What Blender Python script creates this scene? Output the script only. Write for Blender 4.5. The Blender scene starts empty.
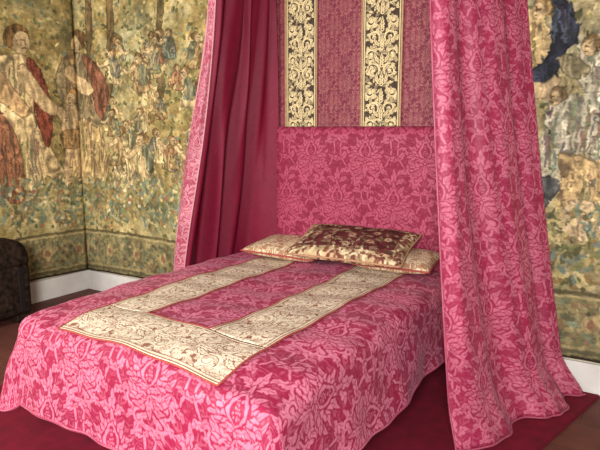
import bpy, bmesh, math, random
import numpy as np
from mathutils import Vector
random.seed(4)
rng = np.random.default_rng(7)
sc = bpy.context.scene
sc.view_settings.view_transform = 'Standard'
COL = sc.collection

# ------------------------------------------------------------ helpers
def lin(c):
    o = []
    for v in c[:3]:
        v = v / 255.0
        o.append(v / 12.92 if v <= .04045 else ((v + .055) / 1.055) ** 2.4)
    return (*o, 1.0)

def link(ob, parent=None):
    COL.objects.link(ob)
    if parent: ob.parent = parent
    return ob

def tag(ob, label=None, cat=None, **kw):
    if label: ob["label"] = label
    if cat: ob["category"] = cat
    for k, v in kw.items(): ob[k] = v
    return ob

def empty(name, loc=(0, 0, 0)):
    e = bpy.data.objects.new(name, None)
    e.empty_display_size = .1
    e.location = loc
    return link(e)

def grid_obj(name, P, UV, mat, parent=None, closed=False):
    nv, nu = P.shape[:2]
    verts = P.reshape(-1, 3).tolist()
    faces = []
    nn = nu if closed else nu - 1
    for j in range(nv - 1):
        for i in range(nn):
            i2 = (i + 1) % nu
            faces.append((j*nu+i, j*nu+i2, (j+1)*nu+i2, (j+1)*nu+i))
    me = bpy.data.meshes.new(name)
    me.from_pydata(verts, [], faces)
    uvl = me.uv_layers.new(name="UVMap")
    li = np.empty(len(me.loops), dtype=np.int32)
    me.loops.foreach_get("vertex_index", li)
    uvl.data.foreach_set("uv", UV.reshape(-1, 2)[li].astype(np.float32).ravel())
    me.polygons.foreach_set("use_smooth", [True] * len(me.polygons))
    me.materials.append(mat)
    me.update()
    ob = bpy.data.objects.new(name, me)
    return link(ob, parent)

def box(name, lo, hi, mat, bev=.01, parent=None, seg=3, smooth=False):
    bm = bmesh.new()
    bmesh.ops.create_cube(bm, size=1)
    s = [hi[i] - lo[i] for i in range(3)]; c = [(hi[i] + lo[i]) / 2 for i in range(3)]
    for v in bm.verts: v.co = Vector((v.co.x*s[0]+c[0], v.co.y*s[1]+c[1], v.co.z*s[2]+c[2]))
    if bev > 0:
        bmesh.ops.bevel(bm, geom=bm.edges[:], offset=bev, segments=seg, affect='EDGES', profile=.5)
    bm.normal_update()
    uv = bm.loops.layers.uv.new("UVMap")
    for f in bm.faces:
        n = f.normal
        ax = max(range(3), key=lambda k: abs(n[k]))
        for l in f.loops:
            p = l.vert.co
            l[uv].uv = (p.x, p.y) if ax == 2 else ((p.y, p.z) if ax == 0 else (p.x, p.z))
        f.smooth = smooth
    me = bpy.data.meshes.new(name); bm.to_mesh(me); bm.free()
    me.materials.append(mat)
    return link(bpy.data.objects.new(name, me), parent)

def tube(name, pts, r, mat, parent=None, cyclic=False):
    cu = bpy.data.curves.new(name, 'CURVE'); cu.dimensions = '3D'
    sp = cu.splines.new('POLY'); sp.points.add(len(pts) - 1)
    for i, p in enumerate(pts): sp.points[i].co = (*p, 1)
    sp.use_cyclic_u = cyclic
    cu.bevel_depth = r; cu.bevel_resolution = 3
    tmp = bpy.data.objects.new(name, cu)
    me = bpy.data.meshes.new_from_object(tmp)
    bpy.data.objects.remove(tmp)
    me.name = name
    me.materials.clear(); me.materials.append(mat)
    for p in me.polygons: p.use_smooth = True
    return link(bpy.data.objects.new(name, me), parent)

# ------------------------------------------------------------ canvas painting (patterns)
def vnoise(h, w, cy, cx, wrap=False):
    g = rng.random((cy + 2, cx + 2))
    if wrap: g[cy] = g[0]; g[cy+1] = g[1]
    y = np.linspace(0, cy, h, endpoint=False); x = np.linspace(0, cx, w, endpoint=False)
    yi = y.astype(int); xi = x.astype(int)
    fy = (y - yi)[:, None]; fx = (x - xi)[None, :]
    fy = fy*fy*(3-2*fy); fx = fx*fx*(3-2*fx)
    a = g[np.ix_(yi, xi)]; b = g[np.ix_(yi, xi+1)]; c = g[np.ix_(yi+1, xi)]; d = g[np.ix_(yi+1, xi+1)]
    return (a*(1-fx)+b*fx)*(1-fy) + (c*(1-fx)+d*fx)*fy

def fbm(h, w, cy, cx, o=4):
    s = np.zeros((h, w)); amp = 1; t = 0
    for k in range(o):
        s += amp*vnoise(h, w, cy*2**k, cx*2**k); t += amp; amp *= .55
    return s/t

def smooth_closed(pts, n=5):
    out = []; N_ = len(pts)
    for i in range(N_):
        p0, p1, p2, p3 = [np.array(pts[(i+k-1) % N_], float) for k in range(4)]
        for j in range(n):
            t = j/n
            out.append(tuple(.5*((2*p1)+(-p0+p2)*t+(2*p0-5*p1+4*p2-p3)*t*t+(-p0+3*p1-3*p2+p3)*t**3)))
    return out

class Cv:
    def __init__(s, w, h, ppm, bg, x0=0., y0=0.):
        s.W, s.H, s.p, s.x0, s.y0 = int(w*ppm), int(h*ppm), ppm, x0, y0
        s.A = np.zeros((s.H, s.W, 3)); s.A[:] = bg
        s.fold = None
    def poly(s, pts, col, shade=0.):
        a = np.array([((x-s.x0)*s.p, (y-s.y0)*s.p) for x, y in pts])
        xa, ya = np.floor(a.min(0)).astype(int); xb, yb = np.ceil(a.max(0)).astype(int)
        xa = max(xa, 0); ya = max(ya, 0); xb = min(xb, s.W-1); yb = min(yb, s.H-1)
        if xb <= xa or yb <= ya: return
        X = (np.arange(xa, xb+1)+.5)[None, :]; Y = (np.arange(ya, yb+1)+.5)[:, None]
        m = np.zeros((yb-ya+1, xb-xa+1), bool)
        for i in range(len(a)):
            x1, y1 = a[i-1]; x2, y2 = a[i]
            if y1 == y2: continue
            c = (y1 > Y) != (y2 > Y)
            xi = (x2-x1)*(Y-y1)/(y2-y1)+x1
            m ^= c & (X < xi)
        sub = s.A[ya:yb+1, xa:xb+1]
        c = np.array(col, float)
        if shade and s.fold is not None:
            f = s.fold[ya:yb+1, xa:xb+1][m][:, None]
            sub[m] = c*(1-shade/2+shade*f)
        else: sub[m] = c
    def ell(s, x, y, rx, ry, col, a=0, n=18, shade=0.):
        ca, sa = math.cos(a), math.sin(a)
        s.poly([(x+rx*math.cos(t)*ca-ry*math.sin(t)*sa, y+rx*math.cos(t)*sa+ry*math.sin(t)*ca)
                for t in [2*math.pi*i/n for i in range(n)]], col, shade)
    def stroke(s, pts, w, col, closed=False, w1=None):
        N_ = len(pts)
        for i in range(N_ if closed else N_-1):
            (x1, y1), (x2, y2) = pts[i], pts[(i+1) % N_]
            d = math.hypot(x2-x1, y2-y1) or 1e-6
            ww = w if w1 is None else w+(w1-w)*i/N_
            nx, ny = -(y2-y1)/d*ww, (x2-x1)/d*ww
            ex, ey = (x2-x1)/d*ww*.4, (y2-y1)/d*ww*.4
            s.poly([(x1+nx-ex, y1+ny-ey), (x2+nx+ex, y2+ny+ey), (x2-nx+ex, y2-ny+ey), (x1-nx-ex, y1-ny-ey)], col)
    def leaf(s, x, y, a, L, W, col, vein=None, lobes=3, curl=0., shade=0.):
        n = 4*lobes+4; l = []; r = []; c = []
        px, py = x, y
        for i in range(n+1):
            t = i/n; ang = a+curl*t
            hw = W*math.sin(math.pi*t**.75)*(1+.38*abs(math.sin(math.pi*lobes*t))-.15)
            l.append((px-math.sin(ang)*hw, py+math.cos(ang)*hw)); r.append((px+math.sin(ang)*hw, py-math.cos(ang)*hw))
            c.append((px, py))
            px += math.cos(ang)*L/n; py += math.sin(ang)*L/n
        s.poly(l+r[::-1], col, shade)
        if vein is not None: s.stroke(c[1:-2], W*.11, vein)
    def broad(s, x, y, a, L, W, col, gap, lobes=4, curl=0., grow_=.016):
        n = 9*lobes; st = []
        px, py = x, y
        for i in range(n+1):
            t = i/n; ang = a+curl*t; st.append((px, py, ang, t)); px += math.cos(ang)*L/n; py += math.sin(ang)*L/n
        for grow, cc in ((grow_, gap), (0, col)):
            l = []; r = []
            for (qx, qy, g, t) in st:
                env = math.sin(math.pi*min(1, t*.93+.07)**.8)
                ph = (lobes*t) % 1.0
                sc_ = .58+.55*(ph**.8 if ph < .85 else (1-ph)/.15*.88)
                hw = W*env*sc_+grow
                l.append((qx-math.sin(g)*hw, qy+math.cos(g)*hw)); r.append((qx+math.sin(g)*hw, qy-math.cos(g)*hw))
            s.poly(l+r[::-1], cc)
        s.stroke([(q[0], q[1]) for q in st[2:-4]], W*.09, gap, w1=W*.03)
        for k in range(1, lobes):
            qx, qy, g, t = st[int(n*(k-.5)/lobes)]
            ln = W*.75*math.sin(math.pi*t**.8)
            for sd in (-1, 1):
                s.stroke([(qx, qy), (qx+math.cos(g+sd*.55)*ln*.6, qy+math.sin(g+sd*.55)*ln*.6), (qx+math.cos(g+sd*.75)*ln*1.1, qy+math.sin(g+sd*.75)*ln*1.1)], W*.06, gap)

def to_image(name, A, noncolor=False):
    h, w = A.shape[:2]
    out = np.ones((h, w, 4), np.float32); out[..., :3] = np.clip(A, 0, 1)
    im = bpy.data.images.new(name, w, h)
    if noncolor: im.colorspace_settings.name = 'Non-Color'
    im.pixels.foreach_set(out.ravel()); im.update(); im.pack()
    return im

def blur_wrap(A, r=1):
    B = np.zeros_like(A); n = 0
    for dy in range(-r, r+1):
        for dx in range(-r, r+1):
            B += np.roll(np.roll(A, dy, 0), dx, 1); n += 1
    return B/n

# damask repeat: 1 x 1.5, half drop, mirror symmetric
def damask_mask():
    cv = Cv(1, 1.5, 440, (0, 0, 0)); L = (1, 1, 1); G = (0, 0, 0); M = (.8,)*3
    H, W = cv.H, cv.W
    h = math.pi/2
    half = W//2
    f = vnoise(H, half, 12, 4, True)+.5*vnoise(H, half, 24, 8, True)+.15*vnoise(H, half, 48, 16, True)
    f = np.concatenate([f, f[:, ::-1]], 1)
    f = (f+np.roll(np.roll(f, H//2, 0), half, 1))/2
    g = np.clip(np.sin(f*28)*1.3-.4, 0, 1)*.40
    cv.A[:] = g[..., None]
    n = 60
    for s in (-1, 1):
        pts = []
        for i in range(-4, n+5):
            y = 1.5*i/n
            pts.append((.5+s*(.25+.20*math.cos(2*math.pi*(y-.75)/1.5)), y))
        cv.stroke(pts, .028, G); cv.stroke(pts, .014, L)
        for i in range(2, len(pts)-2, 7):
            dx = pts[i+1][0]-pts[i-1][0]; dy = pts[i+1][1]-pts[i-1][1]; a = math.atan2(dy, dx)
            k = 1 if (i//7) % 2 else -1
            cv.broad(pts[i][0], pts[i][1], a+k*.7, .18, .046, L, G, 3, k*1.3)
            cv.broad(pts[i][0], pts[i][1], a-k*.8, .12, .034, M, G, 3, -k*1.5)
    def spiral(cx, cy, r, d, a0, turns=1.2):
        pts = []
        for i in range(26):
            t = i/25; a = a0+d*t*turns*2*math.pi; rr = r*(1-.8*t)
            pts.append((cx+rr*math.cos(a), cy+rr*math.sin(a)))
        cv.stroke(pts, .026, G); cv.stroke(pts, .017, L, w1=.010)
        for i in range(0, 20, 4):
            dx = pts[i+1][0]-pts[i][0]; dy = pts[i+1][1]-pts[i][1]; a = math.atan2(dy, dx)
            cv.leaf(pts[i][0], pts[i][1], a-d*.9, .08, .024, L, G, 2, -d)
        cv.ell(cx, cy, .022, .022, L)
    def motif(ox, oy):
        for s in (-1, 1):
            spiral(ox+s*.22, oy-.30, .10, s, h, 1.3)
            spiral(ox+s*.13, oy-.47, .075, -s, h, 1.2)
            cv.broad(ox+s*.03, oy-.18, h-s*1.45, .36, .078, L, G, 5, s*.9)
            cv.broad(ox+s*.03, oy-.23, h-s*2.0, .28, .066, L, G, 4, s*1.5)
            cv.broad(ox+s*.02, oy-.27, h-s*2.65, .22, .050, M, G, 3, s*1.5)
        for k in (-1, 1, 0): cv.broad(ox+k*.02, oy+.22, h-k*.75, .24 if k == 0 else .19, .050, L, G, 3, -k*.9)
        for k in (-3, 3, -2, 2, -1, 1, 0):
            a = h-k*.47
            cv.broad(ox, oy-.10, a, .37-.022*abs(k), .074, L, G, 4, -k*.12, .018)
        cv.leaf(ox, oy-.16, h, .34, .105, G, None, 1); cv.leaf(ox, oy-.15, h, .31, .088, L, None, 1)
        cv.leaf(ox, oy-.125, h, .25, .062, G, None, 1)
        for j in range(5):
            for i in range(-2, 3):
                x = i*.024+(j % 2)*.012; y = -.07+j*.033
                if abs(x) < .045-.006*abs(j-1.5): cv.ell(ox+x, oy+y, .008, .011, L)
        for k in (-1, 1): cv.broad(ox+k*.01, oy-.17, h-k*1.1, .15, .032, L, G, 3, -k*.9)
        cv.broad(ox, oy-.22, -h, .24, .045, L, G, 4)
        cv.ell(ox, oy-.19, .035, .028, G); cv.ell(ox, oy-.19, .024, .018, L)
    for o in ((.5, .75), (0, 0), (1, 0), (0, 1.5), (1, 1.5)): motif(*o)
    A = cv.A
    yy, xx = np.mgrid[0:H, 0:W]
    tx, ty = 2*np.pi*xx/W, 2*np.pi*yy/H
    dx = 2.5*np.sin(7*ty+5*tx)+2*np.sin(13*tx+9*ty); dy = 2.5*np.cos(6*tx+9*ty+1)+2*np.cos(11*tx-15*ty)
    A = A[(yy+np.round(dy).astype(int)) % H, (xx+np.round(dx).astype(int)) % W]
    return blur_wrap(A, 2)

def band_mask(dense=0, fill=.3):
    H = 1.7
    cv = Cv(1, H, 260, (0, 0, 0)); L = (1, 1, 1); G = (0, 0, 0); M = (.65,)*3
    r_ = random.Random(11)
    for k in range(dense):
        x, y = r_.uniform(.1, .9), r_.uniform(0, H); a = r_.uniform(0, 6.3); c = r_.uniform(-1, 1); q = L if r_.random() < .55 else (fill,)*3
        for oy in (-H, 0, H): cv.leaf(x, y+oy, a, .12, .024, q, G, 2, c)
    def spiral(cx, cy, r, d, a0, turns=1.5):
        pts = []
        for i in range(34):
            t = i/33; a = a0+d*t*turns*2*math.pi; rr = r*(1-.85*t)
            pts.append((cx+rr*math.cos(a), cy+rr*math.sin(a)))
        cv.stroke(pts, .040, G, w1=.022); cv.stroke(pts, .028, L, w1=.013)
        for i in range(0, 26, 3):
            dx = pts[i+1][0]-pts[i][0]; dy = pts[i+1][1]-pts[i][1]; a = math.atan2(dy, dx)
            cv.leaf(pts[i][0], pts[i][1], a-d*.8, .13*(1-i/50), .036, L if i % 2 else M, G, 2, -d*.8)
        cv.ell(cx, cy, .036, .036, L)
    for oy in (-H, 0, H):
        for s in (-1, 1):
            spiral(.5+s*.21, oy+.38, .18, s, math.pi/2, 1.4)
            spiral(.5+s*.21, oy+.38+.80, .18, -s, -math.pi/2, 1.4)
            spiral(.5+s*.25, oy+.78, .13, s, 0 if s > 0 else math.pi, 1.2)
            spiral(.5+s*.27, oy+1.55, .12, -s, 0 if s > 0 else math.pi, 1.2)
            cv.broad(.5+s*.03, oy+.58, math.pi/2-s*1.1, .30, .05, L, G, 4, s*1.2)
            cv.broad(.5+s*.03, oy+.06, math.pi/2-s*.9, .32, .05, L, G, 4, s*1.3)
            cv.broad(.5+s*.03, oy+.98, math.pi/2-s*1.3, .28, .045, L, G, 4, s*1.3)
            cv.leaf(.5+s*.36, oy+.56, math.pi/2, .18, .035, M, G, 2, s*.6)
        for y in (.05, .5, .92, 1.35):
            cv.broad(.5, oy+y, math.pi/2, .32, .06, L, G, 4)
            cv.ell(.5, oy+y, .045, .045, L); cv.ell(.5, oy+y, .02, .02, G)
    for x0, w, c in ((.0, .03, L), (.03, .02, G), (.05, .035, M), (.085, .012, G)):
        cv.poly([(x0, -1), (x0+w, -1), (x0+w, 3), (x0, 3)], c)
        cv.poly([(1-x0-w, -1), (1-x0, -1), (1-x0, 3), (1-x0-w, 3)], c)
    for k in range(34):
        y = k*H/34
        for x in (.0675, .9325): cv.ell(x, y+.025, .012, .018, L)
    return blur_wrap(cv.A, 1) if dense > 300 else cv.A, H

DAM = to_image("damask_repeat", damask_mask(), True)
a_, BH = band_mask(200, .35); BAND = to_image("arabesque_band", a_, True)
a_, BH = band_mask(560, .55); BANDD = to_image("dense_band", a_, True)

# ------------------------------------------------------------ materials
def N(nt, t, **kw):
    n = nt.nodes.new(t)
    for k, v in kw.items():
        if k in n.inputs: n.inputs[k].default_value = v
        else: setattr(n, k, v)
    return n

def mix(nt, fac, a, b, blend='MIX'):
    n = nt.nodes.new('ShaderNodeMix'); n.data_type = 'RGBA'; n.blend_type = blend
    for sock, v in ((0, fac), (6, a), (7, b)):
        if hasattr(v, 'links'): nt.links.new(v, n.inputs[sock])
        else: n.inputs[sock].default_value = v
    return n.outputs[2]

def base_mat(name, rough=.7, sheen=0., spec=.3):
    m = bpy.data.materials.new(name); m.use_nodes = True
    nt = m.node_tree; b = nt.nodes['Principled BSDF']
    b.inputs['Roughness'].default_value = rough
    b.inputs['Specular IOR Level'].default_value = spec
    if sheen:
        b.inputs['Sheen Weight'].default_value = sheen; b.inputs['Sheen Roughness'].default_value = .35
        b.inputs['Sheen Tint'].default_value = (1, .62, .74, 1)
    return m, nt, b

def mrange(nt, src, a, b, c, d):
    r = N(nt, 'ShaderNodeMapRange')
    for k, v in (('From Min', a), ('From Max', b), ('To Min', c), ('To Max', d)): r.inputs[k].default_value = v
    nt.links.new(src, r.inputs[0]); return r.outputs[0]

def fabric(name, img, tw, th, ca, cb, rough=(.7, .45), sheen=.15, wear=.25, bump=.15, breakup=.3, spec=.3, stripe=None):
    m, nt, b = base_mat(name, .6, sheen, spec)
    uv = N(nt, 'ShaderNodeTexCoord')
    mp = N(nt, 'ShaderNodeMapping'); mp.inputs['Scale'].default_value = (1/tw, 1/th, 1)
    nt.links.new(uv.outputs['UV'], mp.inputs['Vector'])
    im = N(nt, 'ShaderNodeTexImage'); im.image = img; im.extension = 'REPEAT'
    nt.links.new(mp.outputs[0], im.inputs[0])
    def noise(sca, det):
        no = N(nt, 'ShaderNodeTexNoise'); no.inputs['Scale'].default_value = sca; no.inputs['Detail'].default_value = det
        nt.links.new(uv.outputs['UV'], no.inputs['Vector']); return no.outputs[0]
    n1 = noise(9, 5); n2 = noise(170, 2); n3 = noise(42, 4)
    f = N(nt, 'ShaderNodeMath', operation='MULTIPLY'); f.use_clamp = True
    nt.links.new(im.outputs[0], f.inputs[0]); nt.links.new(mrange(nt, n3, .3, .7, 1-breakup, 1+breakup*.3), f.inputs[1])
    f2 = N(nt, 'ShaderNodeMath', operation='ADD'); f2.use_clamp = True
    nt.links.new(f.outputs[0], f2.inputs[0]); nt.links.new(mrange(nt, n3, .45, .75, 0, breakup*.6), f2.inputs[1])
    c = mix(nt, f2.outputs[0], lin(ca), lin(cb))
    if stripe:
        wv = N(nt, 'ShaderNodeTexWave'); wv.bands_direction = 'X'; wv.inputs['Scale'].default_value = stripe[0]; wv.inputs['Distortion'].default_value = .3
        nt.links.new(uv.outputs['UV'], wv.inputs[0])
        c = mix(nt, mrange(nt, wv.outputs[0], .55, .95, 0, .45), c, lin(stripe[1]))
    mu = N(nt, 'ShaderNodeMath', operation='MULTIPLY')
    nt.links.new(mrange(nt, n1, .3, .7, 1-wear, 1+wear), mu.inputs[0]); nt.links.new(mrange(nt, n2, .3, .7, .86, 1.14), mu.inputs[1])
    vm = N(nt, 'ShaderNodeVectorMath', operation='SCALE'); nt.links.new(c, vm.inputs[0]); nt.links.new(mu.outputs[0], vm.inputs['Scale'])
    nt.links.new(vm.outputs[0], b.inputs['Base Color'])
    nt.links.new(mrange(nt, im.outputs[0], 0, 1, rough[0], rough[1]), b.inputs['Roughness'])
    bp = N(nt, 'ShaderNodeBump'); bp.inputs['Strength'].default_value = bump; bp.inputs['Distance'].default_value = .002
    ad = N(nt, 'ShaderNodeMath', operation='ADD'); nt.links.new(im.outputs[0], ad.inputs[0]); nt.links.new(n2, ad.inputs[1])
    nt.links.new(ad.outputs[0], bp.inputs['Height']); nt.links.new(bp.outputs[0], b.inputs['Normal'])
    return m

def painted(name, img, sx, sy, rough=.85):
    m, nt, b = base_mat(name, rough, 0, .1)
    uv = N(nt, 'ShaderNodeTexCoord')
    mp = N(nt, 'ShaderNodeMapping'); mp.inputs['Scale'].default_value = (1/sx, 1/sy, 1)
    nt.links.new(uv.outputs['UV'], mp.inputs[0])
    im = N(nt, 'ShaderNodeTexImage'); im.image = img; nt.links.new(mp.outputs[0], im.inputs[0])
    no = N(nt, 'ShaderNodeTexNoise'); no.inputs['Scale'].default_value = 90; no.inputs['Detail'].default_value = 3
    nt.links.new(uv.outputs['UV'], no.inputs['Vector'])
    vm = N(nt, 'ShaderNodeVectorMath', operation='SCALE'); nt.links.new(im.outputs[0], vm.inputs[0]); nt.links.new(mrange(nt, no.outputs[0], .3, .7, .86, 1.14), vm.inputs['Scale'])
    nt.links.new(vm.outputs[0], b.inputs['Base Color'])
    wv = N(nt, 'ShaderNodeTexWave'); wv.bands_direction = 'Y'; wv.inputs['Scale'].default_value = 90; wv.inputs['Distortion'].default_value = 1.5
    nt.links.new(uv.outputs['UV'], wv.inputs[0])
    bp = N(nt, 'ShaderNodeBump'); bp.inputs['Strength'].default_value = .15; bp.inputs['Distance'].default_value = .002
    nt.links.new(wv.outputs[0], bp.inputs['Height']); nt.links.new(bp.outputs[0], b.inputs['Normal'])
    return m

def plain(name, col, rough=.7, nscale=8, var=.2, bump=.1, sheen=0., spec=.3):
    m, nt, b = base_mat(name, rough, sheen, spec)
    tc = N(nt, 'ShaderNodeTexCoord')
    no = N(nt, 'ShaderNodeTexNoise'); no.inputs['Scale'].default_value = nscale; no.inputs['Detail'].default_value = 6
    nt.links.new(tc.outputs['Object'], no.inputs['Vector'])
    a = tuple(max(0, v*(1-var)) for v in lin(col)[:3])+(1,); c2 = tuple(v*(1+var) for v in lin(col)[:3])+(1,)
    nt.links.new(mix(nt, mrange(nt, no.outputs[0], .3, .7, 0, 1), a, c2), b.inputs['Base Color'])
    bp = N(nt, 'ShaderNodeBump'); bp.inputs['Strength'].default_value = bump; bp.inputs['Distance'].default_value = .01
    nt.links.new(no.outputs[0], bp.inputs['Height']); nt.links.new(bp.outputs[0], b.inputs['Normal'])
    return m

M_spread = fabric("bedspread_damask", DAM, .46, .69, (146, 26, 62), (206, 118, 142), wear=.10, sheen=.10, breakup=.22, rough=(.6, .42), spec=.3)
M_curt = fabric("curtain_damask", DAM, .42, .63, (146, 30, 66), (190, 100, 122), wear=.10, sheen=.10, rough=(.5, .36), spec=.4, breakup=.25)
M_curtL = fabric("curtain_face_damask", DAM, .28, .42, (156, 62, 84), (198, 134, 144), wear=.12)
M_head = fabric("headboard_damask", DAM, .42, .63, (124, 24, 54), (168, 70, 94), wear=.06, sheen=.05, breakup=.2)
M_lining = fabric("crimson_lining", DAM, .3, .45, (112, 10, 40), (118, 14, 46), wear=.05, bump=.02, rough=(.6, .58), spec=.25, sheen=.05)
M_back = fabric("backcloth_brocade", DAM, .17, .255, (108, 30, 54), (154, 90, 84), wear=.08, stripe=(9, (98, 26, 50)))
M_gold = fabric("gold_arabesque", BAND, .27, .27*BH, (56, 40, 30), (216, 194, 142), wear=.12, sheen=0, breakup=.15)
M_run = fabric("cream_embroidery", BANDD, .31, .31*BH, (140, 92, 72), (236, 222, 194), wear=.10, sheen=0, bump=.5, breakup=.2)
M_pil = fabric("cream_brocade", DAM, .26, .39, (160, 112, 82), (222, 206, 172), wear=.12, sheen=0, bump=.4)
M_carpet = plain("crimson_carpet", (108, 5, 32), .95, 14, .2, .2, .0)
M_white = plain("white_plaster", (222, 216, 208), .8, 5, .12, .3)
M_wall = plain("wall_plaster", (190, 180, 160), .9, 5, .06, .1)
M_wood = plain("dark_wood", (44, 32, 25), .8, 26, .75, .7, spec=.1)
M_iron = plain("iron", (24, 20, 18), .7)
M_linen = plain("linen", (205, 195, 180), .9, 20, .05)
M_goldtrim = plain("tan_cord", (168, 126, 96), .7, 80, .3, .4)
M_redcord = plain("rust_cord", (158, 72, 62), .7, 80, .3, .4)
M_pinktrim = plain("pink_braid", (204, 138, 146), .7, 120, .3, .4)

m, nt, b = base_mat("terracotta_tiles", .6)
tc = N(nt, 'ShaderNodeTexCoord')
br = N(nt, 'ShaderNodeTexBrick'); br.offset = 0.5
br.inputs['Color1'].default_value = lin((104, 60, 48)); br.inputs['Color2'].default_value = lin((94, 52, 44)); br.inputs['Mortar'].default_value = lin((80, 50, 42))
br.inputs['Scale'].default_value = 1; br.inputs['Mortar Size'].default_value = .004; br.inputs['Brick Width'].default_value = .30; br.inputs['Row Height'].default_value = .30
nt.links.new(tc.outputs['Object'], br.inputs[0])
no = N(nt, 'ShaderNodeTexNoise'); no.inputs['Scale'].default_value = 7; no.inputs['Detail'].default_value = 6
nt.links.new(tc.outputs['Object'], no.inputs['Vector'])
nt.links.new(mix(nt, .5, br.outputs[0], no.outputs[0], 'OVERLAY'), b.inputs['Base Color'])
M_floor = m

# ------------------------------------------------------------ tapestry cartoons
YW, XW = 3.73, -4.80
F = 592.; TH = math.radians(9.12); YAW = math.radians(32); HC = 1.55
# survey: converts measurements of the reference to metres on a wall plane
def ray(px, py):
    u = (px-300)/F; v = (225-py)/F
    f = math.cos(TH)+v*math.sin(TH); up = -math.sin(TH)+v*math.cos(TH)
    return (-math.sin(YAW)*f+math.cos(YAW)*u, math.cos(YAW)*f+math.sin(YAW)*u, up)
def onback(p):
    r = ray(*p); t = YW/r[1]; return (r[0]*t, HC+r[2]*t)
def onside(p):
    r = ray(*p); t = XW/r[0]; return (r[1]*t, HC+r[2]*t)

def C(r, g, b): return (r/255, g/255, b/255)
Z0, Z1 = .20, 3.3

def tapestry_canvas(x0, x1):
    w, h = x1-x0, Z1-Z0
    cv = Cv(w, h, 300, (0, 0, 0), x0, Z0)
    H, W = cv.H, cv.W
    n = fbm(H, W, int(h*3), int(w*3), 5); n2 = fbm(H, W, int(h*9), int(w*9), 3); n3 = fbm(H, W, int(h*2), int(w*2), 2)
    stops = np.array([.25, .40, .5, .6, .75])
    pal = np.array([C(92, 80, 50), C(128, 110, 66), C(158, 136, 84), C(182, 160, 106), C(206, 188, 140)])
    t = np.clip(n*.5+n2*.5, 0, 1)
    for k in range(3): cv.A[..., k] = np.interp(t, stops, pal[:, k])
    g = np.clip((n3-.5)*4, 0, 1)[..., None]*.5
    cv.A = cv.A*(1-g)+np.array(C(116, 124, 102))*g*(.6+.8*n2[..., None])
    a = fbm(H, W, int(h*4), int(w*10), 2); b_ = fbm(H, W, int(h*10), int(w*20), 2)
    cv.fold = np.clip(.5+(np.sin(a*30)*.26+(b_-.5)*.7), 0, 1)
    return cv

def weather(cv, tint, amt=.12):
    H, W = cv.H, cv.W
    yy, xx = np.mgrid[0:H, 0:W]
    dy = np.round((fbm(H, W, H//9, W//9, 2)-.5)*5).astype(int); dx = np.round((fbm(H, W, H//9, W//9, 2)-.5)*6).astype(int)
    A = cv.A[np.clip(yy+dy, 0, H-1), np.clip(xx+dx, 0, W-1)]
    B = A.copy()
    for sh in ((0, 1), (1, 0), (0, -1), (-1, 0)): B += np.roll(A, sh, (0, 1))
    A = B/5
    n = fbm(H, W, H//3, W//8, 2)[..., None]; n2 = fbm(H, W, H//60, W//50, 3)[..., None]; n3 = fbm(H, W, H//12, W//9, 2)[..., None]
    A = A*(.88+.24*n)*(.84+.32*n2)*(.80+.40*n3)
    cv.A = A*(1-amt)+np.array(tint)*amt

def foliage(cv, x0, x1, z0, z1, n, cols, L=.06, W=.016):
    for _ in range(n):
        cv.leaf(random.uniform(x0, x1), random.uniform(z0, z1), random.uniform(0, 6.3), L*random.uniform(.5, 1.4), W*random.uniform(.6, 1.4),
                random.choice(cols), None, 2, random.uniform(-1, 1))
DK = C(92, 68, 44)
def dark(c, k=.6): return tuple(v*k for v in c)
def shape(cv, mp, pts, col, shade=.8, out=True):
    q = smooth_closed([mp(p) for p in pts], 4)
    cv.poly(q, col, shade)
    if out: cv.stroke(q, .0032, dark(col), True)
def folds(cv, mp, lines, col, w=.006):
    for l in lines: cv.stroke([mp(p) for p in l], w, col)
def drapery(cv, mp, x0, x1, y0, y1, col, n, sway=0):
    for k in range(int(n*1.9)):
        x = x0+(x1-x0)*random.random(); ya = y0+(y1-y0)*random.random()*.7; yb = ya+(y1-ya)*random.uniform(.3, 1)
        t = (ya-y0)/(y1-y0)
        a = [(x+sway*t, ya), (x+sway*(t+.2)+random.uniform(-2, 2), (ya+yb)/2), (x+sway*(t+.4)+random.uniform(-2, 2), yb)]
        cv.stroke([mp(p) for p in a], .007, tuple(min(1, v*(1.14 if k % 2 else random.uniform(.6, .8))) for v in col), w1=.002)
def head(cv, mp, x, y, r, skin, hair, side=1):
    def e(cx, cy, rx, ry): return [(cx+rx*math.cos(t), cy+ry*math.sin(t)) for t in [i*math.pi/4 for i in range(8)]]
    shape(cv, mp, e(x-side*r*.35, y-r*.35, r*1.05, r*1.05), hair, 1)
    shape(cv, mp, e(x+side*r*.1, y+r*.1, r*.72, r*.95), skin, .2)
    shape(cv, mp, e(x-side*r*.35, y+r*.3, r*.25, r*.5), dark(skin, .8), .2, False)
    folds(cv, mp, [[(x+side*r*.0, y-.1*r), (x+side*r*.5, y-.1*r)], [(x+side*r*.35, y), (x+side*r*.45, y+r*.35)], [(x+side*r*.15, y+r*.6), (x+side*r*.5, y+r*.6)]], DK, .004)
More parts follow.
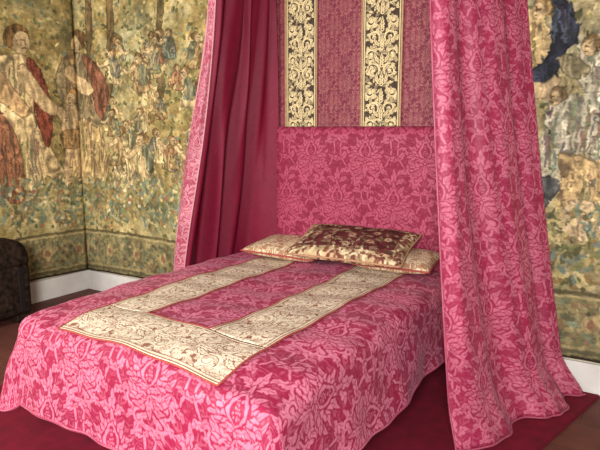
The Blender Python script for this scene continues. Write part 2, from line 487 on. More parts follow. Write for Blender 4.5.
def figure(cv, mp, x, y, s, robe, skin, side=1):
    lean = random.uniform(-.8, .8)
    shape(cv, mp, [(x-.5*s, y+.6*s), (x+.6*s, y+.6*s), (x+1.1*s, y+1.8*s), (x+(.9+lean)*s, y+3*s), (x+(1.4+lean)*s, y+5*s), (x+(-1.2+lean)*s, y+5*s), (x+(-.8+lean*.6)*s, y+3*s), (x-1.1*s, y+1.6*s)], robe, 1.0)
    shape(cv, mp, [(x-side*.9*s, y+.8*s), (x-side*.2*s, y+1*s), (x-side*(.6-lean)*s, y+3.6*s), (x-side*1.6*s, y+4*s), (x-side*1.5*s, y+2*s)], random.choice([C(146, 100, 74), C(112, 112, 88), C(184, 164, 120), C(100, 96, 84)]), 1)
    shape(cv, mp, [(x+side*.5*s, y+.9*s), (x+side*1.6*s, y+1.9*s), (x+side*2.1*s, y+1.4*s), (x+side*2.2*s, y+1.8*s), (x+side*1.5*s, y+2.4*s), (x+side*.3*s, y+1.6*s)], skin, .3)
    drapery(cv, mp, x-.8*s, x+.8*s, y+1.2*s, y+4.8*s, robe, 4, lean*s)
    head(cv, mp, x, y, s*.66, skin, C(118, 90, 58), side)

GR = [C(94, 96, 60), C(122, 120, 74), C(150, 140, 88), C(82, 80, 52), C(178, 158, 104), C(110, 122, 104), C(196, 176, 124), C(132, 106, 66), C(166, 146, 98)]
SK = C(206, 176, 130)
def veil(cv, mp, xs, ys, n):
    for _ in range(n):
        X, Z = mp((random.uniform(*xs), random.uniform(*ys)))
        i = int((Z-cv.y0)*cv.p); j = int((X-cv.x0)*cv.p)
        if 0 <= i < cv.H and 0 <= j < cv.W:
            c = cv.A[i, j]*random.choice([.74, .84, 1.1, 1.16])
            cv.leaf(X, Z, random.uniform(0, 6.3), random.uniform(.015, .04), .005, tuple(np.clip(c, 0, 1)), None, 1, random.uniform(-1, 1))
def border(cv, x0, x1):
    cv.poly([(x0-1, Z0), (x1+1, Z0), (x1+1, .60), (x0-1, .60)], C(120, 112, 78), .4)
    foliage(cv, x0, x1, .28, .54, int(360*(x1-x0)), [C(94, 94, 70), C(138, 126, 86), C(158, 138, 96), C(86, 80, 60), C(120, 96, 70), C(110, 118, 94)], .05, .014)
    x = x0
    while x < x1:
        cv.ell(x, .42, .05, .06, C(152, 132, 92), shade=.5); cv.ell(x, .42, .025, .03, C(134, 94, 72)); x += .34
    for z, w, c in ((.60, .010, C(86, 76, 52)), (.575, .008, C(168, 150, 104)), (.27, .010, C(148, 132, 92)), (.245, .012, C(90, 82, 60)), (.205, .012, C(54, 46, 36))):
        cv.poly([(x0-1, z-w), (x1+1, z-w), (x1+1, z+w), (x0-1, z+w)], c)

def story_left(cv, mp):
    for pts, c in (([(108, 0), (114, 0), (116, 60), (112, 100), (106, 100), (109, 50)], C(104, 84, 54)),
                   ([(160, 0), (166, 0), (164, 40), (168, 90), (160, 92)], C(98, 84, 56)),
                   ([(88, 0), (93, 0), (95, 40), (90, 60)], C(106, 86, 58))):
        shape(cv, mp, pts, c)
    R = random.Random(9)
    for k in range(34):
        x = R.uniform(106, 200); y = 30+R.uniform(0, 130)
        figure(cv, mp, x, y, R.uniform(4.2, 6.8), R.choice([C(182, 160, 112), C(146, 118, 80), C(188, 166, 122), C(160, 132, 92), C(128, 120, 92), C(150, 104, 78), C(174, 148, 104), C(112, 120, 104)]), SK, R.choice([-1, 1]))
        a = mp((x+R.uniform(-6, 6), y+R.uniform(12, 28)))
        foliage(cv, a[0]-.12, a[0]+.12, a[1]-.10, a[1]+.10, 12, GR, .045, .011)
    figure(cv, mp, 142, 140, 8, C(194, 168, 122), SK, -1)
    shape(cv, mp, [(68, 115), (98, 112), (108, 150), (110, 178), (92, 184), (70, 176), (64, 150)], C(178, 150, 104), 1)
    drapery(cv, mp, 72, 104, 114, 178, C(172, 146, 100), 18, 3)
    shape(cv, mp, [(60, 60), (72, 54), (90, 56), (102, 74), (108, 100), (100, 128), (86, 118), (70, 132), (60, 104), (54, 82)], C(132, 116, 86), 1)
    drapery(cv, mp, 60, 98, 62, 122, C(138, 120, 88), 18, 6)
    shape(cv, mp, [(84, 56), (100, 66), (110, 92), (106, 120), (98, 110), (94, 84)], C(124, 78, 60), 1)
    drapery(cv, mp, 88, 102, 64, 112, C(124, 78, 60), 8, 6)
    shape(cv, mp, [(66, 66), (76, 72), (92, 84), (96, 92), (88, 96), (72, 84), (62, 76)], SK, .4)
    head(cv, mp, 76, 44, 9.5, SK, C(104, 76, 48), -1)
    shape(cv, mp, [(66, 50), (76, 52), (78, 60), (70, 66), (66, 58)], C(150, 122, 84), .8)
    shape(cv, mp, [(63, 107), (76, 107), (81, 128), (78, 146), (84, 184), (77, 186), (72, 156), (68, 186), (60, 184), (64, 148), (59, 128)], C(202, 172, 128), .6)
    shape(cv, mp, [(64, 112), (54, 106), (44, 108), (44, 113), (54, 114), (62, 124)], SK, .4)
    shape(cv, mp, [(60, 132), (80, 130), (78, 146), (62, 148)], C(160, 126, 84), 1)
    head(cv, mp, 69, 99, 7, SK, C(150, 114, 68), -1)
    shape(cv, mp, [(-14, 62), (4, 56), (22, 56), (32, 74), (34, 100), (40, 130), (54, 158), (64, 176), (56, 184), (44, 176), (34, 198), (10, 204), (-16, 200), (-30, 120)], C(198, 172, 126), 1)
    drapery(cv, mp, -12, 30, 60, 112, C(196, 170, 122), 20, 4)
    drapery(cv, mp, 6, 34, 112, 196, C(196, 170, 122), 20, 12)
    shape(cv, mp, [(26, 58), (38, 70), (47, 96), (51, 124), (46, 148), (38, 130), (32, 96), (26, 74)], C(126, 62, 50), 1)
    drapery(cv, mp, 29, 40, 66, 140, C(126, 62, 50), 9, 8)
    shape(cv, mp, [(-14, 112), (8, 124), (20, 152), (24, 198), (6, 204), (-14, 200)], C(148, 98, 72), 1)
    drapery(cv, mp, -8, 14, 122, 198, C(148, 98, 72), 12, 6)
    shape(cv, mp, [(-14, 70), (2, 74), (14, 92), (28, 112), (20, 118), (2, 104), (-14, 96)], C(182, 148, 104), .8)
    shape(cv, mp, [(20, 64), (32, 78), (46, 98), (56, 108), (52, 116), (40, 110), (26, 94), (16, 78)], SK, .4)
    head(cv, mp, 18, 42, 12, SK, C(112, 82, 50), 1)
    veil(cv, mp, (-40, 210), (10, 200), 1500)

def meadow(cv, mp, xs):
    for _ in range(520):
        x = random.uniform(*xs); y = random.uniform(182, 228)
        X, Z = mp((x, y))
        cv.leaf(X, Z, random.uniform(.4, 2.8), random.uniform(.05, .12), .012, random.choice([C(108, 122, 104), C(122, 130, 96), C(90, 98, 74), C(154, 148, 106), C(114, 126, 114), C(182, 168, 120), C(130, 104, 70)]), None, 2, random.uniform(-.8, .8))
    for _ in range(50):
        x = random.uniform(*xs); y = random.uniform(190, 226); X, Z = mp((x, y))
        cv.ell(X, Z, .016, .016, random.choice([C(206, 180, 124), C(170, 104, 78), C(214, 200, 160)]))

def build_tapestry(name, axis, x0, x1, painter, label, nf, tint):
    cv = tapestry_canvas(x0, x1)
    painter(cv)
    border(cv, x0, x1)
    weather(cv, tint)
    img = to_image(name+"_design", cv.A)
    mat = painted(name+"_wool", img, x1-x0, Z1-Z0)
    nu, nv = 90, 60
    S, T = np.meshgrid(np.linspace(0, 1, nu), np.linspace(0, 1, nv))
    P = np.zeros((nv, nu, 3)); UV = np.zeros((nv, nu, 2))
    off = .022+.010*np.sin(S*nf+1.3*np.sin(T*2))*(.4+.6*(1-T))+.004*np.sin(S*37+T*5)
    if axis == 'back':
        P[..., 0] = x0+S*(x1-x0); P[..., 1] = YW-off
    else:
        P[..., 0] = XW+off; P[..., 1] = x0+S*(x1-x0)
    P[..., 2] = Z0+T*(Z1-Z0)+.008*np.sin(S*nf*.7)*(1-T)
    UV[..., 0] = S*(x1-x0); UV[..., 1] = T*(Z1-Z0)
    root = grid_obj(name, P, UV, mat)
    sm = root.modifiers.new("thick", 'SOLIDIFY'); sm.thickness = .006; sm.offset = 0
    tag(root, label, "tapestry")
    return root

def p_side(cv):
    foliage(cv, .9, 3.7, .6, 3.3, 2400, GR, .05, .013)
    story_left(cv, onside); meadow(cv, onside, (-120, 84))
def p_backl(cv):
    foliage(cv, -4.8, -2.5, .6, 3.3, 2400, GR, .05, .013)
    story_left(cv, onback); meadow(cv, onback, (78, 240))
def p_backr(cv):
    cv.A = cv.A*.6+np.array(C(166, 158, 132))*.4*(.5+cv.fold[..., None]*.8)
    foliage(cv, -1., 1.2, .6, 3.3, 1500, GR+[C(176, 168, 140), C(156, 154, 134), C(138, 140, 124)], .05, .013)
    mp = onback
    shape(cv, mp, [(520, 20), (534, 10), (548, 24), (552, 44), (540, 60), (528, 84), (518, 80)], C(184, 160, 112), 1)
    drapery(cv, mp, 520, 548, 20, 78, C(180, 154, 108), 18, 2)
    shape(cv, mp, [(543, -8), (562, 0), (575, 14), (578, 42), (568, 50), (562, 66), (548, 82), (532, 84), (531, 74), (545, 62), (553, 38), (552, 14)], C(36, 40, 54), .9)
    drapery(cv, mp, 556, 574, 2, 48, C(62, 68, 84), 10, -3)
    shape(cv, mp, [(530, 84), (548, 84), (556, 76), (560, 84), (548, 98), (532, 98)], C(192, 164, 124), .4)
    head(cv, mp, 541, 12, 9, SK, C(150, 120, 76), -1)
    shape(cv, mp, [(584, 40), (604, 36), (616, 60), (612, 90), (592, 96), (578, 80)], C(170, 162, 136), 1)
    drapery(cv, mp, 580, 612, 44, 92, C(166, 158, 132), 18, 2)
    head(cv, mp, 590, 48, 9, SK, C(124, 96, 60), -1)
    shape(cv, mp, [(560, 60), (574, 56), (590, 70), (582, 80), (566, 76)], C(138, 126, 94), .8)
    shape(cv, mp, [(548, 112), (560, 100), (584, 94), (610, 98), (620, 140), (604, 168), (586, 152), (566, 158), (550, 186), (538, 182), (544, 150)], C(174, 166, 142), 1.1)
    drapery(cv, mp, 550, 612, 100, 158, C(168, 160, 136), 34, -10)
    drapery(cv, mp, 543, 560, 134, 184, C(168, 160, 136), 10, -3)
    head(cv, mp, 556, 98, 8, SK, C(118, 96, 66), -1)
    shape(cv, mp, [(534, 186), (548, 178), (560, 184), (552, 200), (541, 214), (534, 206)], C(70, 70, 72), 1)
    shape(cv, mp, [(560, 156), (584, 158), (604, 170), (612, 200), (596, 206), (586, 186), (574, 206), (558, 208), (562, 182)], C(174, 146, 102), 1)
    drapery(cv, mp, 562, 608, 160, 202, C(174, 146, 102), 20, -2)
    shape(cv, mp, [(566, 206), (580, 200), (596, 206), (602, 232), (588, 244), (572, 238), (558, 226)], C(190, 164, 126), .8)
    shape(cv, mp, [(536, 222), (552, 214), (562, 232), (552, 250), (538, 246)], C(152, 136, 104), 1)
    for _ in range(360):
        x = random.uniform(525, 700); y = random.uniform(212, 292); X, Z = mp((x, y))
        cv.leaf(X, Z, random.uniform(.2, 3), random.uniform(.05, .11), .012, random.choice(GR+[C(110, 122, 110)]), None, 2, random.uniform(-.8, .8))
    veil(cv, mp, (520, 660), (5, 250), 1200)

build_tapestry("wall_tapestry", 'side', .9, 3.70, p_side, "faded wool tapestry with robed woman, on side wall by chest", 14, C(190, 166, 110))
build_tapestry("wall_tapestry", 'back', -4.77, -2.55, p_backl, "olive and gold tapestry of small figures and trees, beside dark curtain", 12, C(190, 166, 110))
build_tapestry("wall_tapestry", 'back', -1.0, 1.3, p_backr, "greyish tapestry with dark blue robed figure, beside pink curtain", 12, C(176, 162, 130))

# ------------------------------------------------------------ room
fl = box("floor", (-5.0, -1.5, -.1), (2.5, 3.95, 0), M_floor, 0); tag(fl, kind="structure")
w = box("wall_back", (-5.0, YW, 0), (2.5, YW+.2, 3.8), M_wall, 0); tag(w, kind="structure")
w = box("wall_left", (XW-.2, -1.5, 0), (XW, YW, 3.8), M_wall, 0); tag(w, kind="structure")
w = box("baseboard_back", (XW, YW-.02, 0), (2.5, YW, .19), M_white, .004); tag(w, kind="structure")
w = box("baseboard_left", (XW, -1.5, 0), (XW+.02, YW-.02, .19), M_white, .004); tag(w, kind="structure")

def carpet():
    pts = [(-3.35, .55), (-.95, .55), (-.58, 2.2), (-.24, 3.70), (-3.35, 3.70)]
    bm = bmesh.new()
    vs = [bm.verts.new((x, y, .002)) for x, y in pts]
    f = bm.faces.new(vs)
    r = bmesh.ops.extrude_face_region(bm, geom=[f])
    for v in r['geom']:
        if isinstance(v, bmesh.types.BMVert): v.co.z += .018
    bmesh.ops.recalc_face_normals(bm, faces=bm.faces[:])
    bmesh.ops.bevel(bm, geom=[e for e in bm.edges if all(v.co.z > .01 for v in e.verts)], offset=.006, segments=2, affect='EDGES')
    me = bpy.data.meshes.new("carpet"); bm.to_mesh(me); bm.free(); me.materials.append(M_carpet)
    return link(bpy.data.objects.new("carpet", me))
tag(carpet(), "deep crimson carpet laid under the bed and curtains", "carpet")

# ------------------------------------------------------------ bed
BX0, BX1, BY0, BY1, BZ = -2.62, -1.12, 1.70, 3.60, .66
bed = empty("bed", (0, 0, 0)); tag(bed, "canopy bed with upholstered pink damask headboard and mattress", "bed")
box("bed_base", (BX0+.06, BY0+.08, .22), (BX1-.06, BY1-.01, .38), M_wood, .01, bed)
box("mattress", (BX0+.035, BY0+.045, .38), (BX1-.035, BY1-.01, .625), M_linen, .06, bed)
for x in (BX0+.12, BX1-.12):
    for y in (BY0+.15, BY1-.12):
        box("leg", (x-.035, y-.035, .02), (x+.035, y+.035, .22), M_wood, .008, bed)
def headboard():
    nu, nv = 70, 70
    x0, x1, z0, z1, yb = -2.49, -1.18, .25, 1.575, 3.69
    rows = []; uvr = []
    for j in range(nv):
        b_ = math.sin((-1+2*j/(nv-1))*math.pi/2); row = []; ur = []
        for i in range(nu):
            a = math.sin((-1+2*i/(nu-1))*math.pi/2)
            k = ((1-abs(a)**16)*(1-abs(b_)**16))**.5
            row.append(((x0+x1)/2+a*(x1-x0)/2, yb-.02-.065*k, (z0+z1)/2+b_*(z1-z0)/2)); ur.append((row[-1][0]+.06, row[-1][2]-.16))
        rows.append(row); uvr.append(ur)
    o = grid_obj("headboard", np.array(rows), np.array(uvr), M_head, bed)
    sm = o.modifiers.new("thick", 'SOLIDIFY'); sm.thickness = .012; sm.offset = -1
    box("headboard_frame", (x0+.004, yb-.022, z0), (x1-.004, yb, z1-.002), M_head, .008, bed)
headboard()

D = .46
def drape(u, v, lift=0.):
    cx = min(max(u, BX0), BX1); cy = max(v, BY0)
    dx, dy = u-cx, v-cy
    r = math.hypot(dx, dy)
    tz = BZ+.010*math.sin(u*5+1)*math.sin(v*3)+.004*math.sin(u*17+v*9)+.003*math.sin(v*23-u*7)
    tz += .015*(1-((cx-(BX0+BX1)/2)/.9)**2)
    e = min(1, max(0, (BY0+.25-v)/.25)); tz -= .024*e*e
    e2 = min(1, max(0, (cx-(BX1-.2))/.2)); tz -= .014*e2*e2
    # coverlet lies a little askew, further forward on one side
    sk = -.13*(cx-BX0)/(BX1-BX0)*min(1, (BY1-cy)/(BY1-BY0))
    if r < 1e-6: return (u, v+sk, tz+lift)
    nx, ny = dx/r, dy/r
    q = max(abs(dx), abs(dy))
    phi = math.atan2(dx, -dy)
    corner = abs(math.sin(2*phi)) if dy < 0 and dx != 0 else 0
    q *= 1+.16*corner
    R = .075; a0 = R*math.pi/2
    left = max(0, -phi/(math.pi/2))
    fl = .09+.06*corner+(.30*left*corner)+.06*left
    if q < a0: out = R*math.sin(q/R); dn = R*(1-math.cos(q/R))
    else: out = R+(q-a0)*math.sin(fl); dn = R+(q-a0)*math.cos(fl)
    g = max(0, (q-a0)/D)
    s = cx+(cy-BY0)*(1 if dx > 0 else -1)+.35*phi
    fold = .016*math.sin(s*5.1+.6)+.011*math.sin(s*11+2+2*g)+.005*math.sin(s*27-3*g)
    out += fold*g**.8+.006*math.sin(g*9+s*7)*g
    dn += .005*math.sin(s*5.1+1.2)*g
    L2 = 0
    if lift:
        out += lift*min(1, q/R); L2 = lift*(1-min(1, q/R))
    return (cx+nx*out, cy+ny*out+sk, max(tz-dn+L2, .035))

nu, nv = 210, 230
us = np.linspace(BX0-D, BX1+D, nu); vs = np.linspace(BY0-D, BY1, nv)
P = np.array([[drape(u, v) for u in us] for v in vs]); UV = np.array([[(u+.05, v+.1) for u in us] for v in vs])
spread = grid_obj("bedspread", P, UV, M_spread)
tag(spread, "pink damask bedspread draped over the bed to near the floor", "bedspread")
sm = spread.modifiers.new("thick", 'SOLIDIFY'); sm.thickness = .006; sm.offset = -1
hem = [P[j, 0] for j in range(nv-1, 0, -1)]+[P[0, i] for i in range(nu)]+[P[j, -1] for j in range(1, nv)]
tube("hem_braid", [tuple(p) for p in hem], .006, M_spread, spread)
def patch(u0, u1, v0, v1, uvf, n, m_):
    uu = np.linspace(u0, u1, n); vv = np.linspace(v0, v1, m_)
    return np.array([[drape(u, v, .007) for u in uu] for v in vv]), np.array([[uvf(u, v) for u in uu] for v in vv])
OX0, OX1, IX0, IX1, FY0, FY1 = -2.36, -1.33, -2.07, -1.66, 1.675, 1.975
me_all = []
for (p, uv) in (patch(OX0, IX0, FY1, 3.58, lambda u, v: ((u-OX0)/(IX0-OX0)*.31, v), 14, 90),
                patch(IX1, OX1, FY1, 3.58, lambda u, v: ((u-IX1)/(OX1-IX1)*.31, v), 14, 90),
                patch(OX0, OX1, FY0, FY1, lambda u, v: (v-FY0, u), 60, 30)):
    me_all.append(grid_obj("embroidered_band", p, uv, M_run, spread))
bm = bmesh.new()
for o in me_all: bm.from_mesh(o.data)
me = bpy.data.meshes.new("embroidered_band"); bm.to_mesh(me); bm.free(); me.materials.append(M_run)
for p in me.polygons: p.use_smooth = True
for o in me_all: bpy.data.objects.remove(o)
band = link(bpy.data.objects.new("embroidered_band", me), spread)
band["label"] = "cream and brown embroidered band"
sm = band.modifiers.new("thick", 'SOLIDIFY'); sm.thickness = .006; sm.offset = -1
def cordpath(pts):
    out = []
    for a, b2 in zip(pts[:-1], pts[1:]):
        n = 40
        for i in range(n): out.append(drape(a[0]+(b2[0]-a[0])*i/n, a[1]+(b2[1]-a[1])*i/n, .006))
    return out
tube("cord_edging", cordpath([(OX0, 3.58), (OX0, FY0), (OX1, FY0), (OX1, 3.58)]), .0045, M_redcord, spread)
tube("cord_edging", cordpath([(IX0, 3.58), (IX0, FY1), (IX1, FY1), (IX1, 3.58)]), .004, M_redcord, spread)

# ------------------------------------------------------------ cushions
def cushion_mesh(name, w, h, t, mat, trimmat):
    n = 36
    def pt(a, b, side):
        x = a*w/2*(1-.07*(1-b*b)); y = b*h/2*(1-.08*(1-a*a))
        k = 1-.045*(a*a*b*b)**3
        z = side*t/2*((1-abs(a)**2.6)*(1-abs(b)**2.6))**.5
        z += .005*math.sin(a*9+b*4)*((1-a*a)*(1-b*b))
        return (x*k, y*k, z)
    bm = bmesh.new(); uvl = bm.loops.layers.uv.new("UVMap")
    for side in (1, -1):
        g = [[bm.verts.new(pt(-1+2*i/n, -1+2*j/n, side)) for i in range(n+1)] for j in range(n+1)]
        for j in range(n):
            for i in range(n):
                ids = [(i, j), (i+1, j), (i+1, j+1), (i, j+1)]
                if side < 0: ids = ids[::-1]
                f = bm.faces.new([g[b][a] for a, b in ids]); f.smooth = True
                for l, (a, b) in zip(f.loops, ids): l[uvl].uv = (a/n*w, b/n*h)
    bmesh.ops.remove_doubles(bm, verts=bm.verts[:], dist=.0003)
    me = bpy.data.meshes.new(name); bm.to_mesh(me); bm.free(); me.materials.append(mat)
    ob = link(bpy.data.objects.new(name, me))
    path = [pt(-1+2*i/n, -1, 1) for i in range(n)]+[pt(1, -1+2*i/n, 1) for i in range(n)]+[pt(1-2*i/n, 1, 1) for i in range(n)]+[pt(-1, 1-2*i/n, 1) for i in range(n)]
    tube("piping", path, .006, trimmat, ob, True)
    return ob

cw, ch = .78, .48
cv = Cv(cw, ch, 600, C(92, 42, 42))
cv.fold = fbm(cv.H, cv.W, 8, 12, 3)
cv.A *= (.6+.8*cv.fold[..., None])
for _ in range(260):
    cv.broad(random.uniform(.05, cw-.05), random.uniform(.05, ch-.05), random.uniform(0, 6.3), random.uniform(.04, .08), .013, random.choice([C(92, 78, 56), C(70, 38, 38), C(134, 114, 84), C(116, 50, 52), C(150, 124, 96), C(168, 144, 112), C(96, 34, 42)]), C(74, 36, 36), 3, random.uniform(-2, 2), .004)
for (x, y) in ((.39, .24), (.24, .31), (.54, .31), (.24, .17), (.54, .17), (.39, .36), (.39, .12), (.14, .24), (.64, .24)):
    for k in range(7): cv.leaf(x, y, k*.9+x*9, .032, .010, random.choice([C(186, 162, 126), C(160, 110, 94), C(172, 146, 112)]), C(96, 52, 48), 2)
    cv.ell(x, y, .008, .008, C(112, 50, 48))
b_ = .075
for q in ([(0, 0), (cw, 0), (cw, b_), (0, b_)], [(0, ch-b_), (cw, ch-b_), (cw, ch), (0, ch)], [(0, 0), (b_, 0), (b_, ch), (0, ch)], [(cw-b_, 0), (cw, 0), (cw, ch), (cw-b_, ch)]): cv.poly(q, C(168, 144, 110), .6)
cv.stroke([(b_, b_), (cw-b_, b_), (cw-b_, ch-b_), (b_, ch-b_)], .004, C(90, 56, 46), True)
for i in range(460):
    x, y = random.choice([(random.uniform(0, cw), random.choice([.036, ch-.036])+random.uniform(-.028, .028)), (random.choice([.036, cw-.036])+random.uniform(-.028, .028), random.uniform(0, ch))])
    cv.leaf(x, y, random.uniform(0, 6.3), .034, .008, random.choice([C(106, 62, 50), C(126, 86, 66), C(206, 188, 152)]), None, 2, 1)
cv.A = blur_wrap(cv.A, 1)
M_cush = painted("maroon_floral_needlework", to_image("cushion_design", cv.A), cw, ch)

c = cushion_mesh("pillow", .62, .40, .12, M_pil, M_redcord)
c.location = (-2.18, 3.38, .748); c.rotation_euler = (math.radians(7), 0, math.radians(-3))
tag(c, "cream and rose brocade pillow lying by headboard, mostly uncovered", "pillow", group="pillows on the bed")
c = cushion_mesh("pillow", .50, .36, .12, M_pil, M_redcord)
c.location = (-1.40, 3.41, .748); c.rotation_euler = (math.radians(7), 0, math.radians(4))
tag(c, "cream brocade pillow half hidden under the maroon cushion", "pillow", group="pillows on the bed")
c = cushion_mesh("cushion", cw, ch, .13, M_cush, M_goldtrim)
c.location = (-1.665, 3.30, .838); c.rotation_euler = (math.radians(15), math.radians(1), math.radians(6))
tag(c, "maroon floral needlework cushion with tan border, resting on pillows", "cushion", group="pillows on the bed")

# ------------------------------------------------------------ hangings
ZT = 2.745
def flat_hang(name, x0, x1, z0, z1, y, mat, parent=None, uo=0, us_=1.):
    S, T = np.meshgrid(np.linspace(x0, x1, 60), np.linspace(z0, z1, 30))
    P = np.stack([S, y+.004*np.sin(S*14), T], -1); UV = np.stack([(S-uo)*us_, T], -1)
    return grid_obj(name, P, UV, mat, parent)
bc = flat_hang("bed_backcloth", -2.56, -.95, 1.2, ZT, 3.712, M_back)
bc.modifiers.new("thick", 'SOLIDIFY').thickness = .004
tag(bc, "plum brocade cloth with gold bands hanging behind the headboard", "bed hanging")
for x, wd_ in ((-2.435, .26), (-1.825, .29), (-1.19, .24)):
    o = flat_hang("gold_band", x, x+wd_, 1.2, ZT, 3.703, M_gold, bc, x, .27/wd_)
    for xx in (x, x+wd_):
        tube("band_braid", [(xx, 3.700+.004*math.sin(xx*14), 1.2), (xx, 3.700+.004*math.sin(xx*14), ZT)], .005, M_goldtrim, bc)

def smst(x): x = min(max(x, 0), 1); return x*x*(3-2*x)
def cr(pts, s):
    n = len(pts)-1; k = min(int(s*n), n-1); f = s*n-k
    g = lambda i: np.array(pts[min(max(i, 0), n)], float)
    p0, p1, p2, p3 = g(k-1), g(k), g(k+1), g(k+2)
    return .5*((2*p1)+(-p0+p2)*f+(2*p0-5*p1+4*p2-p3)*f*f+(-p0+3*p1-3*p2+p3)*f**3)
def right_curtain():
    nu, nv = 220, 120
    top = [(-1.09, 2.86), (-.99, 3.05), (-.92, 3.3), (-.83, 3.66)]
    bot = [(-.80, 2.66), (-.66, 2.92), (-.53, 3.28), (-.42, 3.64)]
    P = np.zeros((nv, nu, 3)); UV = np.zeros((nv, nu, 2))
    for j in range(nv):
        t = j/(nv-1); z = .028+(ZT-.028)*t
        w = 1-t; w = .80*w+.20*w**2.5
        for i in range(nu):
            s = i/(nu-1)
            a = cr(top, s); b = cr(bot, s)
            x = a[0]*(1-w)+b[0]*w; y = a[1]*(1-w)+b[1]*w
            amp = .046+.008*w
            # folds sweep toward the wall lower down
            sh = s-.16*w*math.sin(math.pi*s)
            ph = sh*4.1*math.pi + .30*math.sin(z*1.3) + .3
            f = math.sin(ph)+.22*math.sin(ph*2.1+1+.6*z)+.10*math.sin(ph*4.3+z*.9)
            env = min(1, s*6+.25)*min(1, (1-s)*6+.25)
            d = amp*f*env
            x += .93*d; y += -.36*d
            toe = smst((.30-z)/.30)**1.5
            x += toe*(.03+.07*s); y += - toe*.02*(1-s)
            P[j, i] = (x, min(y, 3.685), z)
    mid = P[nv//2]; seg = np.hypot(np.diff(mid[:, 0]), np.diff(mid[:, 1])); L = np.concatenate([[0], np.cumsum(seg)])
    UV[..., 0] = L[None, :]*1.05; UV[..., 1] = P[..., 2]
    o = grid_obj("bed_curtain", P, UV, M_curt)
    o.modifiers.new("thick", 'SOLIDIFY').thickness = .005
    tag(o, "long pink damask bed curtain pooling on the crimson carpet", "curtain", group="bed curtains")
    tube("edge_braid", [tuple(P[j, 0]) for j in range(nv)], .005, M_curt, o)
    tube("hem_braid", [tuple(P[0, i]+np.array((.004, -.004, .002))) for i in range(nu)], .005, M_curt, o)
right_curtain()

def left_curtain():
    nu, nv = 260, 90
    top = [(-2.70, 3.17), (-2.64, 3.13), (-2.58, 3.18), (-2.63, 3.26), (-2.56, 3.33), (-2.60, 3.40), (-2.53, 3.46), (-2.57, 3.53), (-2.51, 3.59), (-2.53, 3.64), (-2.49, 3.675)]
    bot = [(-3.09, 3.12), (-3.00, 3.05), (-2.90, 3.09), (-2.97, 3.21), (-2.85, 3.28), (-2.90, 3.37), (-2.81, 3.44), (-2.84, 3.52), (-2.76, 3.61), (-2.64, 3.64), (-2.50, 3.685)]
    P = np.zeros((nv, nu, 3)); UV = np.zeros((nv, nu, 2))
    for j in range(nv):
        t = j/(nv-1); z = .028+(ZT-.028)*t
        w = smst(1-z/2.6)**.9
        for i in range(nu):
            s = i/(nu-1)
            p = cr(top, s)*(1-w)+cr(bot, s)*w
            lo = 1 if s < .72 else .35
            p[0] += (.014*math.sin(s*27+z*3.1)+.008*math.sin(s*55-z*2.3))*lo
            p[1] += .018*math.sin(z*3+s*16)*min(1, s*8)*lo
            P[j, i] = (p[0], min(p[1], 3.69), z)
    mid = P[nv//2]; seg = np.hypot(np.diff(mid[:, 0]), np.diff(mid[:, 1])); L = np.concatenate([[0], np.cumsum(seg)])
    UV[..., 0] = L[None, :]; UV[..., 1] = P[..., 2]
    k = int(nu*1.65/10)
    o = grid_obj("bed_curtain", P[:, k:], UV[:, k:], M_lining)
    tag(o, "dark crimson lined bed curtain with pale damask leading edge", "curtain", group="bed curtains")
    f = grid_obj("damask_facing", P[:, :k+1], UV[:, :k+1], M_curtL, o)
    f["label"] = "pale pink damask facing strip"
    for q in (o, f): q.modifiers.new("thick", 'SOLIDIFY').thickness = .005
    tube("edge_braid", [tuple(P[j, 0]) for j in range(nv)], .007, M_pinktrim, o)
    tube("edge_braid", [tuple(P[j, k]+np.array((.004, -.006, 0))) for j in range(nv)], .005, M_pinktrim, o)
left_curtain()

can = empty("bed_canopy", (0, 0, 0)); tag(can, "pink damask half canopy holding the bed curtains", "canopy")
box("canopy_board", (-2.86, 2.70, 2.755), (-.74, 3.715, 2.80), M_lining, .008, can)
box("valance", (-2.88, 2.67, 2.755), (-.72, 2.70, 2.96), M_curt, .008, can)
box("valance", (-2.89, 2.70, 2.755), (-2.86, 3.715, 2.96), M_curt, .008, can)
box("valance", (-.74, 2.70, 2.755), (-.71, 3.715, 2.96), M_curt, .008, can)

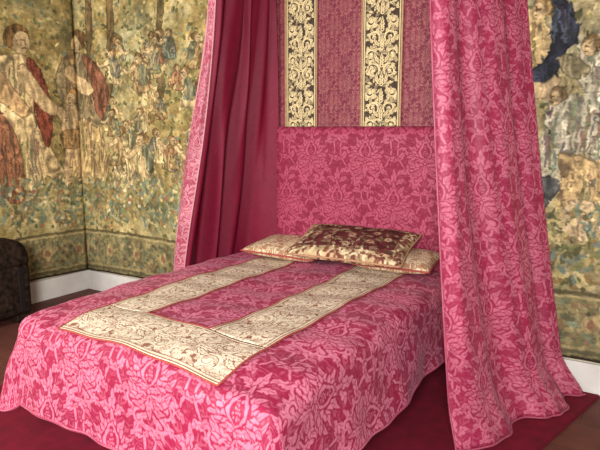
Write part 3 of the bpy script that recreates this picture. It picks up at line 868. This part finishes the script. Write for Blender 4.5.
# ------------------------------------------------------------ chest
ck = empty("chest", (0, 0, 0)); tag(ck, "dark carved wooden chest with rounded lid against side wall", "chest")
cx0, cx1, cy0, cy1 = -4.72, -4.36, 1.75, 2.84
box("body", (cx0, cy0, .06), (cx1, cy1, .50), M_wood, .05, ck, 4, True)
n = 24
Pl = []
for (y, sc_) in ((cy0-.005, .0), (cy0-.005, .60), (cy0+.03, .85), (cy0+.10, 1), (cy1-.10, 1), (cy1-.03, .85), (cy1+.005, .60), (cy1+.005, 0)):
    row = []
    for i in range(n):
        a = math.pi*2*i/n
        mx = (cx0+cx1)/2; r = (cx1-cx0)/2+.006
        ca, sa = math.cos(a), math.sin(a)
        ex = math.copysign(abs(ca)**.7, ca)*r; ez = (math.copysign(abs(sa)**.8, sa)*.185 if sa > 0 else math.copysign(abs(sa)**.4, sa)*.04)
        row.append((mx+ex*min(1, sc_+.15 if sc_ else 0), y, .50+ez*sc_))
    Pl.append(row)
Pl = np.array(Pl); grid_obj("lid", Pl, Pl[..., :2]*1.0, M_wood, ck, True)
for y in (cy0+.10, (cy0+cy1)/2, cy1-.10):
    box("metal_strap", (cx1-.004, y-.02, .10), (cx1+.006, y+.02, .46), M_iron, .003, ck)
for y in (cy0+.09, cy1-.09):
    for x in (cx0+.07, cx1-.07): box("foot", (x-.05, y-.05, 0), (x+.05, y+.05, .065), M_wood, .012, ck)
for k in range(2):
    y0 = cy0+.16+k*.45
    box("carved_panel", (cx1-.006, y0, .13), (cx1+.008, y0+.30, .43), M_wood, .01, ck)

# ------------------------------------------------------------ light and camera
wd = bpy.data.worlds.new("World"); sc.world = wd; wd.use_nodes = True
wd.node_tree.nodes['Background'].inputs[0].default_value = (1, .97, .93, 1)
wd.node_tree.nodes['Background'].inputs[1].default_value = .26
def area(name, loc, target, size, power, col=(1, 1, 1)):
    l = bpy.data.lights.new(name, 'AREA'); l.size = size; l.energy = power; l.color = col; l.shape = 'SQUARE'
    o = bpy.data.objects.new(name, l); o.location = loc
    o.rotation_euler = (Vector(target)-Vector(loc)).to_track_quat('-Z', 'Y').to_euler()
    link(o)
area("window_light", (.3, -1.3, 2.0), (-1.9, 2.6, .7), 1.0, 270, (1, .98, .96))
area("window_light", (-3.4, -1.2, 2.2), (-3.6, 3.0, 1.2), 1.4, 160, (1, .97, .93))

cam = bpy.data.cameras.new("camera"); cam.sensor_width = 36; cam.lens = F/600*36
co = bpy.data.objects.new("camera", cam); co.location = (0, 0, HC)
co.rotation_euler = (math.radians(90)-TH, 0, YAW)
link(co); sc.camera = co
